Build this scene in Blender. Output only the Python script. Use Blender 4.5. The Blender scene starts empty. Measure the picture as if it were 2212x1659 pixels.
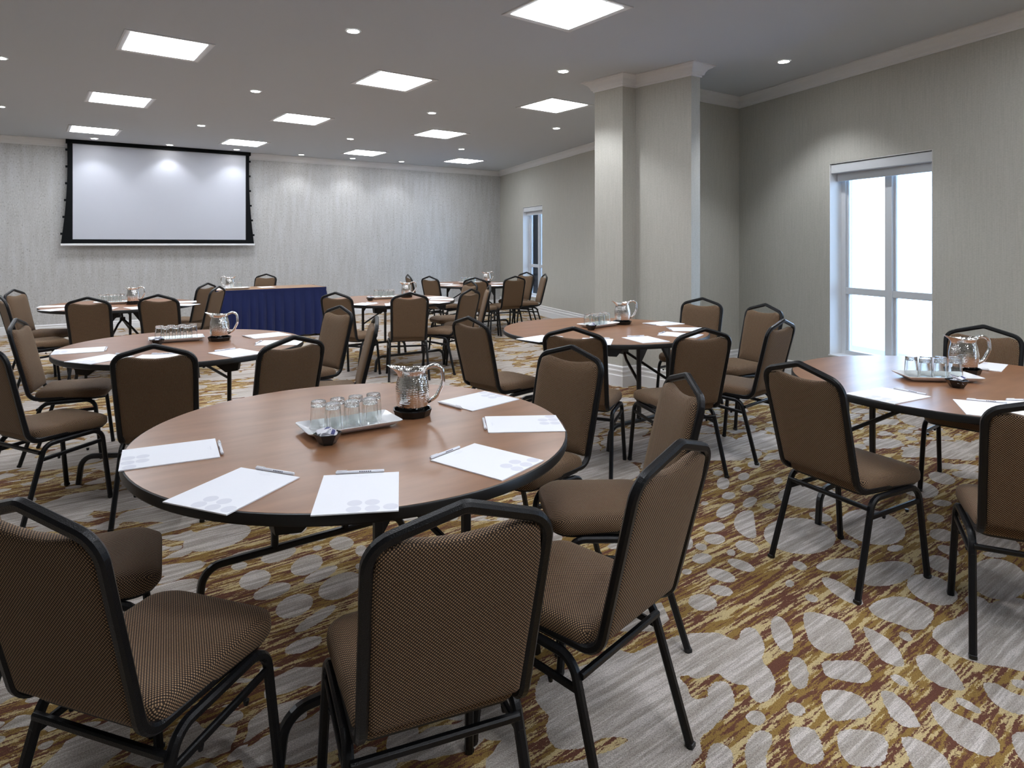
import bpy, bmesh, math, random
from mathutils import Vector, Matrix
from math import sin, cos, pi, radians, sqrt, atan2, hypot, tan

random.seed(7)
SC = bpy.context.scene
COL = SC.collection

# ---------------------------------------------------------------- camera, world, exposure
F, U0, V0, HC = 1395.0, 1062.0, 527.0, 1.425      # focal length, principal point (pixels of 2212x1659), eye height
cam_d = bpy.data.cameras.new('camera'); cam = bpy.data.objects.new('camera', cam_d); COL.objects.link(cam)
cam.location = (0, 0, HC); cam.rotation_euler = (radians(90), 0, 0)
cam_d.sensor_width = 36; cam_d.lens = 36 * F / 2212
cam_d.shift_x = (1106 - U0) / 2212; cam_d.shift_y = -(829.5 - V0) / 2212
cam_d.clip_start = 0.05; cam_d.clip_end = 200
SC.camera = cam

world = bpy.data.worlds.new('world'); SC.world = world; world.use_nodes = True
bg = world.node_tree.nodes['Background']
bg.inputs[0].default_value = (0.55, 0.74, 1.0, 1); bg.inputs[1].default_value = 5.0
SC.view_settings.view_transform = 'Standard'; SC.view_settings.look = 'None'
SC.view_settings.gamma = 1; SC.view_settings.use_curve_mapping = False
SC.view_settings.exposure = 0.68
PANEL_E = 12.5         # ceiling panel radiance
DOWN_W = 11.0          # downlight spot power
DISC_E = 30.0

ZC = 3.11             # ceiling height
TH = 0.942            # direction of the room grid against the view axis
E1 = Vector((sin(TH), cos(TH), 0)); E2 = Vector((-cos(TH), sin(TH), 0))
GA = atan2(E1.y, E1.x)


def at(u, v, z):
    """point at height z seen at pixel (u, v)"""
    D = F * (HC - z) / (v - V0)
    return Vector(((u - U0) / F * D, D, z))


# ---------------------------------------------------------------- helpers
def link(o):
    COL.objects.link(o); return o


def obj(name, bm, mats, parent=None, smooth=False, auto=None):
    me = bpy.data.meshes.new(name)
    bmesh.ops.recalc_face_normals(bm, faces=bm.faces)
    bm.to_mesh(me); bm.free()
    if not isinstance(mats, (list, tuple)): mats = [mats]
    for m in mats: me.materials.append(m)
    if smooth:
        for p in me.polygons: p.use_smooth = True
        if auto is not None:
            me.set_sharp_from_angle(angle=radians(auto))
    o = link(bpy.data.objects.new(name, me))
    if parent: o.parent = parent
    return o


def tag(o, label, cat, group=None, kind=None):
    if label: o['label'] = label
    if cat: o['category'] = cat
    if group: o['group'] = group
    if kind: o['kind'] = kind
    return o


def struct(o):
    o['kind'] = 'structure'; return o


def thing(name, label, cat, loc=(0, 0, 0), rz=0, group=None):
    o = link(bpy.data.objects.new(name, None)); o.empty_display_size = .1
    o.location = loc; o.rotation_euler = (0, 0, rz)
    return tag(o, label, cat, group)


def copy_thing(root, loc, rz, label, group=None):
    r = root.copy(); COL.objects.link(r); r.location = loc; r.rotation_euler = (0, 0, rz)
    if label: r['label'] = label
    if group: r['group'] = group
    for ch in list(root.children):
        c = ch.copy(); COL.objects.link(c); c.parent = r
        for g in list(ch.children):
            d = g.copy(); COL.objects.link(d); d.parent = c
    return r


def box(bm, c, s, rz=0, mi=0, bev=0):
    r = bmesh.ops.create_cube(bm, size=1)
    vs = r['verts']
    M = Matrix.Translation(c) @ Matrix.Rotation(rz, 4, 'Z') @ Matrix.Diagonal((s[0], s[1], s[2], 1))
    bmesh.ops.transform(bm, matrix=M, verts=vs)
    fs = set(f for v in vs for f in v.link_faces)
    for f in fs: f.material_index = mi
    if bev:
        es = set(e for v in vs for e in v.link_edges)
        bmesh.ops.bevel(bm, geom=list(es), offset=bev, segments=2, affect='EDGES', profile=.5)
    return vs


def fillet(P, R, n=6):
    P = [Vector(p) for p in P]; out = [P[0]]
    for i in range(1, len(P) - 1):
        a, b, c = P[i - 1], P[i], P[i + 1]; r = R[i - 1]
        d1 = (a - b).normalized(); d2 = (c - b).normalized()
        ang = d1.angle(d2)
        if r <= 0 or ang > pi - .01: out.append(b); continue
        t = min(r / tan(ang / 2), (a - b).length * .49 if i > 1 else (a - b).length * .95, (c - b).length * .95 if i == len(P) - 2 else (c - b).length * .49)
        r = t * tan(ang / 2)
        ctr = b + (d1 + d2).normalized() * (r / sin(ang / 2))
        p1 = b + d1 * t; p2 = b + d2 * t
        v1 = p1 - ctr; v2 = p2 - ctr; w = v1.angle(v2)
        for k in range(n + 1):
            s = k / n
            out.append(ctr + (v1 * sin((1 - s) * w) + v2 * sin(s * w)) / sin(w))
    out.append(P[-1])
    return out


def sweep(bm, P, prof, up=(0, 0, 1), closed=False, cap=True, scale=None, mi=0):
    """sweep a closed 2D profile along a polyline, parallel transport"""
    P = [Vector(p) for p in P]; n = len(P)
    T = []
    for i in range(n):
        if closed: t = (P[(i + 1) % n] - P[i - 1])
        elif i == 0: t = P[1] - P[0]
        elif i == n - 1: t = P[-1] - P[-2]
        else: t = (P[i + 1] - P[i]).normalized() + (P[i] - P[i - 1]).normalized()
        T.append(t.normalized())
    u = Vector(up); N = (u - T[0] * u.dot(T[0])).normalized()
    rings = []
    for i in range(n):
        if i:
            q = T[i - 1].rotation_difference(T[i]); N = q @ N; N = (N - T[i] * N.dot(T[i])).normalized()
        B = T[i].cross(N); s = scale[i] if scale else 1
        rings.append([bm.verts.new(P[i] + (N * y + B * x) * s) for x, y in prof])
    m = len(prof)
    for i in range(n if closed else n - 1):
        a, b = rings[i], rings[(i + 1) % n]
        for k in range(m):
            f = bm.faces.new((a[k], a[(k + 1) % m], b[(k + 1) % m], b[k])); f.material_index = mi
    if cap and not closed:
        bm.faces.new(rings[0]).material_index = mi; bm.faces.new(rings[-1][::-1]).material_index = mi
    return rings


def sq(w, h, c):
    a, b = w / 2, h / 2
    return [(a, -b + c), (a, b - c), (a - c, b), (-a + c, b), (-a, b - c), (-a, -b + c), (-a + c, -b), (a - c, -b)]


def circ(r, n=10, ry=None):
    ry = ry or r
    return [(r * cos(2 * pi * k / n), ry * sin(2 * pi * k / n)) for k in range(n)]


def lathe(bm, prof, n=32, mi=0):
    """prof: list of (r, z); r=0 closes"""
    rings = []
    for r, z in prof:
        if r < 1e-6: rings.append([bm.verts.new((0, 0, z))])
        else: rings.append([bm.verts.new((r * cos(2 * pi * k / n), r * sin(2 * pi * k / n), z)) for k in range(n)])
    for a, b in zip(rings, rings[1:]):
        for k in range(n):
            k2 = (k + 1) % n
            if len(a) == 1 and len(b) == 1: continue
            if len(a) == 1: f = bm.faces.new((a[0], b[k2], b[k]))
            elif len(b) == 1: f = bm.faces.new((a[k], a[k2], b[0]))
            else: f = bm.faces.new((a[k], a[k2], b[k2], b[k]))
            f.material_index = mi
    return rings


def rings_mesh(bm, rings, cap0=True, cap1=True, mi=0):
    R = [[bm.verts.new(p) for p in r] for r in rings]
    n = len(R[0])
    for a, b in zip(R, R[1:]):
        for k in range(n):
            bm.faces.new((a[k], a[(k + 1) % n], b[(k + 1) % n], b[k])).material_index = mi
    if cap0: bm.faces.new(R[0][::-1]).material_index = mi
    if cap1: bm.faces.new(R[-1]).material_index = mi
    return R


# ---------------------------------------------------------------- materials
def mat(name, color=(.8, .8, .8), rough=.5, metal=0, spec=.5, **kw):
    m = bpy.data.materials.new(name); m.use_nodes = True
    b = m.node_tree.nodes['Principled BSDF']
    b.inputs['Base Color'].default_value = (*color, 1); b.inputs['Roughness'].default_value = rough
    b.inputs['Metallic'].default_value = metal; b.inputs['Specular IOR Level'].default_value = spec
    for k, v in kw.items(): b.inputs[k].default_value = v
    return m


class NT:
    def __init__(s, m): s.t = m.node_tree; s.b = s.t.nodes.get('Principled BSDF')
    def n(s, typ, **kw):
        x = s.t.nodes.new(typ)
        for k, v in kw.items(): setattr(x, k, v)
        return x
    def l(s, a, b): s.t.links.new(a, b)
    def m(s, op, a, b=None, c=None, clamp=False):
        x = s.n('ShaderNodeMath', operation=op, use_clamp=clamp)
        for i, v in enumerate((a, b, c)):
            if v is None: continue
            if isinstance(v, (int, float)): x.inputs[i].default_value = v
            else: s.l(v, x.inputs[i])
        return x.outputs[0]
    def vm(s, op, a, b=None, out=0):
        x = s.n('ShaderNodeVectorMath', operation=op)
        for i, v in enumerate((a, b)):
            if v is None: continue
            if isinstance(v, (tuple, Vector)): x.inputs[i].default_value = tuple(v)
            else: s.l(v, x.inputs[i])
        return x.outputs[out]
    def noise(s, vec, scale, detail=2, rough=.5, out='Fac'):
        x = s.n('ShaderNodeTexNoise'); x.inputs['Scale'].default_value = scale
        x.inputs['Detail'].default_value = detail; x.inputs['Roughness'].default_value = rough
        if vec is not None: s.l(vec, x.inputs['Vector'])
        return x.outputs[out]
    def vor(s, vec, scale, feature='F1', rnd=1.0):
        x = s.n('ShaderNodeTexVoronoi', feature=feature); x.inputs['Scale'].default_value = scale
        x.inputs['Randomness'].default_value = rnd
        if vec is not None: s.l(vec, x.inputs['Vector'])
        return x
    def ramp(s, fac, stops, mode='LINEAR'):
        x = s.n('ShaderNodeValToRGB'); x.color_ramp.interpolation = mode
        el = x.color_ramp.elements
        while len(el) < len(stops): el.new(.5)
        for e, (p, c) in zip(el, stops): e.position = p; e.color = (*c, 1) if len(c) == 3 else c
        s.l(fac, x.inputs[0]); return x.outputs[0]
    def mix(s, fac, a, b, mode='MIX'):
        x = s.n('ShaderNodeMix', data_type='RGBA', blend_type=mode)
        for i, v in ((0, fac), (6, a), (7, b)):
            if isinstance(v, (int, float)): x.inputs[i].default_value = v
            elif isinstance(v, tuple): x.inputs[i].default_value = (*v, 1)
            else: s.l(v, x.inputs[i])
        return x.outputs[2]
    def xyz(s, vec):
        x = s.n('ShaderNodeSeparateXYZ'); s.l(vec, x.inputs[0]); return x.outputs
    def comb(s, x, y, z=0):
        c = s.n('ShaderNodeCombineXYZ')
        for i, v in enumerate((x, y, z)):
            if isinstance(v, (int, float)): c.inputs[i].default_value = v
            else: s.l(v, c.inputs[i])
        return c.outputs[0]
    def bump(s, h, strength=.3, dist=.001):
        x = s.n('ShaderNodeBump'); x.inputs['Strength'].default_value = strength; x.inputs['Distance'].default_value = dist
        s.l(h, x.inputs['Height']); s.l(x.outputs[0], s.b.inputs['Normal'])
    def obj(s):
        return s.n('ShaderNodeTexCoord').outputs['Object']


def hexc(r, g, b):
    f = lambda c: (c / 255 / 12.92) if c / 255 <= .04045 else ((c / 255 + .055) / 1.055) ** 2.4
    return (f(r), f(g), f(b))


M = {}
# chair metal: black, hammered powder coat, glossy
m = mat('black_metal', (.007, .007, .008), .28, 0, .25); t = NT(m); o = t.obj()
t.bump(t.noise(o, 380, 2), .55, .0014)
M['frame'] = m
M['table_metal'] = mat('table_black_metal', (.008, .008, .009), .35, 0, .5)
M['black_plastic'] = mat('black_plastic', (.006, .006, .006), .4)
# chair fabric: tan dots between dark diagonal threads
m = mat('dot_fabric', rough=.75, spec=.25); t = NT(m); o = t.obj()
t.b.inputs['Sheen Weight'].default_value = .12; t.b.inputs['Sheen Roughness'].default_value = .5
t.b.inputs['Sheen Tint'].default_value = (.9, .75, .6, 1)
x, y, z = t.xyz(o)
nx, ny, nz = t.xyz(t.n('ShaderNodeTexCoord').outputs['Normal'])
fz = t.m('GREATER_THAN', t.m('ABSOLUTE', nz), .62)
fy = t.m('GREATER_THAN', t.m('ABSOLUTE', ny), t.m('ABSOLUTE', nx))
mixf = lambda f, a, b: t.m('ADD', t.m('MULTIPLY', a, f), t.m('MULTIPLY', b, t.m('SUBTRACT', 1, f)))
ca = mixf(fz, x, mixf(fy, x, y)); cb = mixf(fz, y, z)
PP = .0054 * 1.414
A = t.m('DIVIDE', t.m('ADD', ca, cb), PP); B = t.m('DIVIDE', t.m('SUBTRACT', ca, cb), PP)
sa = t.m('ABSOLUTE', t.m('SINE', t.m('MULTIPLY', A, pi))); sb = t.m('ABSOLUTE', t.m('SINE', t.m('MULTIPLY', B, pi)))
d = t.m('MULTIPLY', sa, sb)
dots = t.ramp(d, [(0.12, (0.012, .008, .006)), (.4, (.062, .038, .024)), (.68, (.29, .18, .10)), (1, (.45, .30, .175))])
cellv = t.noise(o, 160, 1)
dots = t.mix(t.m('MULTIPLY', t.m('SUBTRACT', cellv, .4, clamp=True), 1.5), dots, (.82, .66, .50), 'MULTIPLY')
t.l(dots, t.b.inputs['Base Color']); t.bump(d, .5, .0015)
M['fabric'] = m
# wood laminate
m = mat('wood_laminate', rough=.29, spec=.48); t = NT(m); o = t.obj()
n1 = t.noise(t.vm('MULTIPLY', o, (1.0, 4.5, 1)), 2.6, 5, .62)
n2 = t.noise(t.vm('MULTIPLY', o, (2, 90, 1)), 8, 3, .6)
c1 = t.ramp(n1, [(.3, (.215, .098, .045)), (.5, (.265, .125, .060)), (.7, (.32, .155, .078))])
c1 = t.mix(.09, c1, t.ramp(n2, [(.3, (.13, .05, .025)), (.7, (.42, .22, .12))]))
t.l(c1, t.b.inputs['Base Color']); M['wood'] = m
m = mat('light_wood_laminate', rough=.35); t = NT(m); o = t.obj()
n1 = t.noise(t.vm('MULTIPLY', o, (1.2, 14, 1)), 3.5, 4, .6)
t.l(t.ramp(n1, [(.3, (.30, .16, .08)), (.7, (.42, .25, .14))]), t.b.inputs['Base Color']); M['wood2'] = m
# papers, china, steel, glass
M['paper'] = mat('white_paper', (.86, .87, .92), .7)
M['paper_dot'] = mat('pale_grey_print', (.72, .73, .80), .7)
M['ink'] = mat('dark_print', (.12, .12, .16), .6)
M['pen'] = mat('white_pen_plastic', (.8, .81, .86), .25)
M['china'] = mat('white_china', (.85, .86, .88), .12)
M['black_gloss'] = mat('black_melamine', (.008, .008, .008), .18)
M['packet'] = mat('sweetener_paper', (.75, .75, .8), .6)
M['packet_blue'] = mat('sweetener_paper_blue', (.05, .06, .2), .5)
m = mat('hammered_steel', (.82, .80, .78), .09, 1); t = NT(m); o = t.obj()
v = t.vor(o, 135, 'F1', .45); t.bump(t.m('POWER', v.outputs['Distance'], 2), .35, .003); M['hammered'] = m
M['steel'] = mat('polished_steel', (.82, .80, .78), .08, 1)
m = bpy.data.materials.new('clear_glass'); m.use_nodes = True
b = m.node_tree.nodes['Principled BSDF']; b.inputs['Transmission Weight'].default_value = 1
b.inputs['Roughness'].default_value = 0.02; b.inputs['IOR'].default_value = 1.47; b.inputs['Base Color'].default_value = (.97, .99, .98, 1)
M['glass'] = m
t = NT(m); o = t.obj(); zz = t.xyz(o)[2]
t.bump(t.m('MULTIPLY', t.vor(o, 170, 'F1').outputs['Distance'], t.m('GREATER_THAN', zz, .082)), .8, .004)
m = bpy.data.materials.new('window_glass'); m.use_nodes = True; nt = m.node_tree
nt.nodes.remove(nt.nodes['Principled BSDF'])
tr = nt.nodes.new('ShaderNodeBsdfTransparent'); tr.inputs[0].default_value = (.93, .97, 1, 1)
gl = nt.nodes.new('ShaderNodeBsdfGlossy'); gl.inputs['Roughness'].default_value = .02
mx = nt.nodes.new('ShaderNodeMixShader'); fr = nt.nodes.new('ShaderNodeFresnel'); fr.inputs[0].default_value = 1.3
nt.links.new(fr.outputs[0], mx.inputs[0]); nt.links.new(tr.outputs[0], mx.inputs[1]); nt.links.new(gl.outputs[0], mx.inputs[2])
nt.links.new(mx.outputs[0], nt.nodes['Material Output'].inputs[0]); M['pane'] = m
M['alu'] = mat('white_aluminium', (.62, .64, .66), .4)
M['trim'] = mat('white_trim_paint', (.74, .74, .74), .45)
M['ceiling'] = mat('ceiling_paint', (.535, .56, .585), .9, spec=.2)
M['light_trim'] = mat('light_trim', (.62, .62, .62), .4)
M['skirt'] = mat('navy_cloth', (.005, .013, .085), .7, spec=.3)
M['skirt'].node_tree.nodes['Principled BSDF'].inputs['Sheen Weight'].default_value = .2
M['screen'] = mat('screen_white', (.53, .55, .61), .8, spec=.15)
M['screen_black'] = mat('screen_black', (.006, .007, .008), .8, spec=.1)


def emis(name, col, e):
    m = bpy.data.materials.new(name); m.use_nodes = True; nt = m.node_tree
    b = nt.nodes['Principled BSDF']; b.inputs['Base Color'].default_value = (.9, .9, .9, 1)
    b.inputs['Emission Color'].default_value = (*col, 1); b.inputs['Emission Strength'].default_value = e
    return m


M['panel'] = emis('panel_diffuser', (.93, .975, 1.05), PANEL_E)
M['disc'] = emis('downlight_lens', (1, .98, .95), DISC_E)
# right hand walls: fine vertical woven wallcovering
m = mat('woven_wallcovering', rough=.8, spec=.2); t = NT(m); o = t.obj()
x, y, z = t.xyz(o); s_ = t.m('ADD', t.m('MULTIPLY', x, .34), t.m('MULTIPLY', y, -.94))
n1 = t.noise(t.comb(t.m('MULTIPLY', x, 260), t.m('MULTIPLY', y, 260), t.m('MULTIPLY', z, 4)), 1, 2, .6)
n2 = t.noise(t.comb(t.m('MULTIPLY', x, 60), t.m('MULTIPLY', y, 60), t.m('MULTIPLY', z, 140)), 1, 2, .6)
cw = t.ramp(n1, [(.3, (.42, .41, .365)), (.7, (.52, .51, .46))])
cw = t.mix(.3, cw, t.ramp(n2, [(.3, (.38, .37, .325)), (.7, (.56, .55, .50))]))
t.l(cw, t.b.inputs['Base Color']); M['wall'] = m
# screen wall: cork like paper, pale with speckles and vertical streaks
m = mat('speckled_wallcovering', rough=.55, spec=.35); t = NT(m); o = t.obj(); x, y, z = t.xyz(o)
h_ = t.m('ADD', t.m('MULTIPLY', x, .84), t.m('MULTIPLY', y, .54)); q = t.comb(h_, z, 0)
st = t.noise(t.vm('MULTIPLY', q, (9, 1.0, 1)), 1.4, 4, .6)
fi = t.noise(t.vm('MULTIPLY', q, (190, 16, 1)), 1, 2, .5)
sp = t.noise(t.vm('MULTIPLY', q, (62, 34, 1)), 1, 3, .6)
sp2 = t.noise(t.vm('ADD', t.vm('MULTIPLY', q, (26, 15, 1)), (5, 5, 5)), 1, 3, .7)
base = t.ramp(st, [(.3, (.44, .435, .42)), (.55, (.53, .53, .525)), (.72, (.58, .585, .60))])
base = t.mix(.25, base, t.ramp(fi, [(.35, (.40, .39, .37)), (.65, (.64, .64, .64))]))
base = t.mix(t.ramp(sp, [(.60, (0, 0, 0)), (.65, (.6, .6, .6))]), base, (.22, .205, .18))
base = t.mix(t.ramp(sp2, [(.63, (0, 0, 0)), (.69, (.45, .45, .45))]), base, (.27, .25, .22))
base = t.mix(t.ramp(sp, [(.36, (.8, .8, .8)), (.40, (0, 0, 0))]), base, (.64, .63, .60))
t.l(base, t.b.inputs['Base Color']); M['cork'] = m


def carpet(grey_only):
    m = mat('carpet_pebble' if grey_only else 'carpet', rough=.95, spec=.1); t = NT(m)
    pos = t.obj(); x, y, z = t.xyz(pos)
    a = t.m('ADD', t.m('MULTIPLY', x, E1.x), t.m('MULTIPLY', y, E1.y))
    b = t.m('ADD', t.m('MULTIPLY', x, E2.x), t.m('MULTIPLY', y, E2.y))
    ab = t.comb(a, b, 0)
    tuft = t.noise(pos, 330, 1)
    # grey pebbles with pale streaks along the weave
    g1 = t.noise(t.vm('MULTIPLY', ab, (2.2, 42, 1)), 1, 4, .65)
    g2 = t.noise(t.vm('MULTIPLY', ab, (9, 130, 1)), 1, 2, .6)
    grey = t.ramp(g1, [(.40, (.325, .285, .245)), (.47, (.385, .34, .30)), (.53, (.43, .385, .35)), (.57, (.57, .52, .485))])
    grey = t.mix(.22, grey, t.ramp(g2, [(.3, (.23, .20, .17)), (.7, (.57, .53, .50))]))
    if not grey_only:
        jag = t.vm('ADD', ab, t.vm('SCALE', t.noise(ab, 150, 2, out='Color'), None))
        # scale node needs its own input
        jag.node.inputs[1].links[0].from_node.inputs['Scale'].default_value = .014
        s1 = t.noise(t.vm('MULTIPLY', jag, (7, 80, 1)), 1, 4, .7)
        s2 = t.noise(t.vm('MULTIPLY', jag, (2.2, 16, 1)), 1, 3, .6)
        s3 = t.noise(t.vm('ADD', t.vm('MULTIPLY', jag, (2.6, 26, 1)), (9, 9, 9)), 1, 3, .6)
        pale = t.mix(t.m('GREATER_THAN', s3, .50), (.25, .155, .047), (.50, .39, .205))
        val = t.m('ADD', t.m('MULTIPLY', s1, .66), t.m('MULTIPLY', s2, .34))
        col = t.mix(t.m('GREATER_THAN', val, .488), (.125, .052, .034), pale)
        # procedural pebbles away from the traced area
        wob = t.vm('ADD', ab, t.vm('SCALE', t.noise(ab, 7, 2, out='Color'), None))
        wob.node.inputs[1].links[0].from_node.inputs['Scale'].default_value = .09
        def layer(sc, stretch, lo, hi, off, cut=0.0):
            v = t.vor(t.vm('ADD', t.vm('MULTIPLY', wob, (1 / stretch, 1, 1)), (off, off, 0)), sc, 'F1', .9)
            r = t.xyz(v.outputs['Color'])
            rad = t.m('ADD', t.m('MULTIPLY', r[0], hi - lo), lo)
            mm = t.m('LESS_THAN', v.outputs['Distance'], rad)
            if cut: mm = t.m('MULTIPLY', mm, t.m('GREATER_THAN', r[1], cut))
            return mm
        ve = t.vor(t.vm('MULTIPLY', wob, (1 / 1.7, 1, 1)), 6.2, 'DISTANCE_TO_EDGE', .95)
        gap = t.ramp(t.noise(t.vm('MULTIPLY', ab, (.5, .8, 1)), 1.3, 2, .5), [(.42, (.07, .07, .07)), (.56, (.30, .30, .30))])
        L1 = t.m('GREATER_THAN', ve.outputs['Distance'], gap); L2 = layer(2.5, 1.35, .30, .62, 3.3, .30)
        L3 = layer(11, 1.5, .2, .5, 7.7, .45)
        big = t.m('GREATER_THAN', t.noise(t.vm('MULTIPLY', wob, (.8, 1.3, 1)), 1.15, 2, .5), .59)
        pm = t.m('MAXIMUM', t.m('MAXIMUM', L1, L2), t.m('MAXIMUM', L3, big))
        at_ = t.n('ShaderNodeAttribute', attribute_name='traced')
        pm = t.m('MULTIPLY', pm, t.m('LESS_THAN', at_.outputs['Fac'], .5))
        col = t.mix(pm, col, grey)
    else: col = grey
    grain = t.ramp(t.noise(pos, 260, 3, .7), [(.36, (.62, .61, .60)), (.5, (1, 1, 1)), (.66, (1.28, 1.27, 1.25))])
    col = t.mix(1.0, col, grain, 'MULTIPLY')
    t.l(col, t.b.inputs['Base Color']); t.bump(tuft, .5, .004)
    return m


M['carpet'] = carpet(False); M['pebble'] = carpet(True)

# ---------------------------------------------------------------- room
def V2(x, y): return Vector((x, y, 0))
FR = V2(.2, 15.07)                     # corner of screen wall and window wall
DR = Vector((.335, -.942, 0)).normalized()      # along window wall towards the camera
DF = Vector((-.841, -.541, 0)).normalized()     # along screen wall towards the left
RB = FR + DR * 19.5                    # rear end of the window wall
LF = FR + DF * 13.2
LB = LF + Vector((.541, -.841, 0)) * 13.5
NR = Vector((-.942, -.335, 0)).normalized()     # into the room from window wall
NF = Vector((.541, -.841, 0)).normalized()
WT = .30


def wall_open(name, p, d, n_in, L, z0, z1, opens, m_, thick=WT):
    """straight wall from p along d (length L) with openings (s0,s1,za,zb)"""
    bm = bmesh.new(); ss = sorted({0, L, *[o[0] for o in opens], *[o[1] for o in opens]})
    zs = sorted({z0, z1, *[o[2] for o in opens], *[o[3] for o in opens]})
    P = lambda s, z, k: p + d * s - n_in * (thick * k) + Vector((0, 0, z))
    isop = lambda s, z: any(o[0] < s < o[1] and o[2] < z < o[3] for o in opens)
    for i in range(len(ss) - 1):
        for j in range(len(zs) - 1):
            if isop((ss[i] + ss[i + 1]) / 2, (zs[j] + zs[j + 1]) / 2): continue
            for k in (0, 1):
                bm.faces.new([bm.verts.new(P(a, b, k)) for a, b in ((ss[i], zs[j]), (ss[i + 1], zs[j]), (ss[i + 1], zs[j + 1]), (ss[i], zs[j + 1]))])
    for a0, a1, b0, b1 in list(opens) + [(0, L, z0, z1)]:
        for (s_, z_), (s2, z2) in (((a0, b0), (a1, b0)), ((a1, b0), (a1, b1)), ((a1, b1), (a0, b1)), ((a0, b1), (a0, b0))):
            bm.faces.new([bm.verts.new(q) for q in (P(s_, z_, 0), P(s2, z2, 0), P(s2, z2, 1), P(s_, z_, 1))])
    bmesh.ops.remove_doubles(bm, verts=bm.verts, dist=1e-5)
    return struct(obj(name, bm, m_))


def s_at(u):      # distance along window wall for pixel column u
    k = (u - U0) / F
    return (k * FR.y - FR.x) / (DR.x - k * DR.y)
def s_atf(u):
    k = (u - U0) / F
    return (k * FR.y - FR.x) / (DF.x - k * DF.y)


WIN = [(s_at(1129.5), s_at(1171.4), .335, 2.20), (s_at(1791.5), s_at(2014), .335, 2.21), (13.6, 14.64, .335, 2.21)]  # last opening is added behind the camera to light the foreground
wall_open('wall_right', FR, DR, NR, 19.5, 0, ZC, WIN, M['wall'])
wall_open('wall_front', FR, DF, NF, 13.2, 0, ZC, [], M['cork'])
dl = (LB - LF); wall_open('wall_left', LF, dl.normalized(), Vector((.841, .541, 0)), dl.length, 0, ZC, [], M['wall'])
db = (RB - LB); nb = Vector((-db.y, db.x, 0)).normalized()
wall_open('wall_back', LB, db.normalized(), nb, db.length, 0, ZC, [], M['wall'])
# ceiling
bm = bmesh.new(); c_ = [FR, LF, LB, RB]; ctr = sum(c_, Vector()) / 4
o4 = [ctr + (p - ctr) * 1.03 for p in c_]
rings_mesh(bm, [[Vector((p.x, p.y, ZC)) for p in o4], [Vector((p.x, p.y, ZC + .1)) for p in o4]])
struct(obj('ceiling', bm, M['ceiling']))

# pillar footprint (partition pocket running into the window wall)
PIL = [V2(1.075, 6.733), V2(1.308, 6.448), V2(1.457, 6.534), V2(1.87, 6.048), V2(1.973, 6.115), V2(1.535, 6.65)]
def hit_wall(p, d):    # intersection of p + t d with window wall line
    den = d.x * DR.y - d.y * DR.x; w = FR - p
    return p + d * ((w.x * DR.y - w.y * DR.x) / den)
dS = Vector((.838, .545, 0)).normalized()
pa = hit_wall(PIL[5], dS) ; pb = hit_wall(PIL[0], dS)
foot = PIL + [pa + dS * .05, pb + dS * .05]
bm = bmesh.new(); rings_mesh(bm, [[p.copy() for p in foot], [p + Vector((0, 0, ZC)) for p in foot]])
struct(obj('wall_pillar', bm, M['wall']))


def molding(name, path, prof, m_):
    """path: polyline, room on the LEFT of travel; prof: (offset into room, z)"""
    P = [Vector((p.x, p.y, 0)) for p in path]; n = len(P); off = []
    for i in range(n):
        ns = []
        if i > 0: d = (P[i] - P[i - 1]).normalized(); ns.append(Vector((-d.y, d.x, 0)))
        if i < n - 1: d = (P[i + 1] - P[i]).normalized(); ns.append(Vector((-d.y, d.x, 0)))
        if len(ns) == 2:
            b = (ns[0] + ns[1]); b = b / max(.3, 1 + ns[0].dot(ns[1])); off.append(b)
        else: off.append(ns[0])
    bm = bmesh.new(); prev = None
    for i in range(n):
        row = [bm.verts.new(P[i] + off[i] * d + Vector((0, 0, z))) for d, z in prof]
        if prev:
            for k in range(len(prof)):
                k2 = (k + 1) % len(prof); bm.faces.new((prev[k], prev[k2], row[k2], row[k]))
        else: bm.faces.new(row)
        prev = row
    bm.faces.new(prev[::-1])
    return struct(obj(name, bm, m_))


CR = [(0, 3.0), (.012, 3.0), (.013, 3.014), (.026, 3.022), (.03, 3.034), (.034, 3.046), (.05, 3.07), (.078, 3.088), (.084, 3.096), (.1, 3.1), (.1, ZC), (0, ZC)]
BR = [(0, 0), (.02, 0), (.02, .105), (.015, .112), (.015, .135), (.018, .14), (.018, .155), (.011, .162), (.011, .18), (.016, .186), (.014, .196), (0, .204)]
BF = [(0, 0), (.018, 0), (.018, .085), (.012, .095), (.012, .108), (.016, .113), (.008, .128), (0, .132)]
pathP = [pb, PIL[0], PIL[1], PIL[2], PIL[3], PIL[4], PIL[5], pa]
pathP = pathP[::-1]
molding('trim_1', [FR, LF][::1] if False else [FR, LF], CR, M['trim'])
molding('baseboard_front', [FR, LF], BF, M['trim'])
molding('trim_2', [pb, FR], CR, M['trim']); molding('baseboard_right', [pb, FR], BR, M['trim'])
molding('trim_3', [RB, pa], CR, M['trim']); molding('baseboard_window', [RB, pa], BR, M['trim'])
molding('trim_4', pathP, CR, M['trim']); molding('baseboard_pillar', pathP, BR, M['trim'])
molding('baseboard_left', [LF, LB], BR, M['trim']); molding('baseboard_back', [LB, RB], BR, M['trim'])

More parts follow.
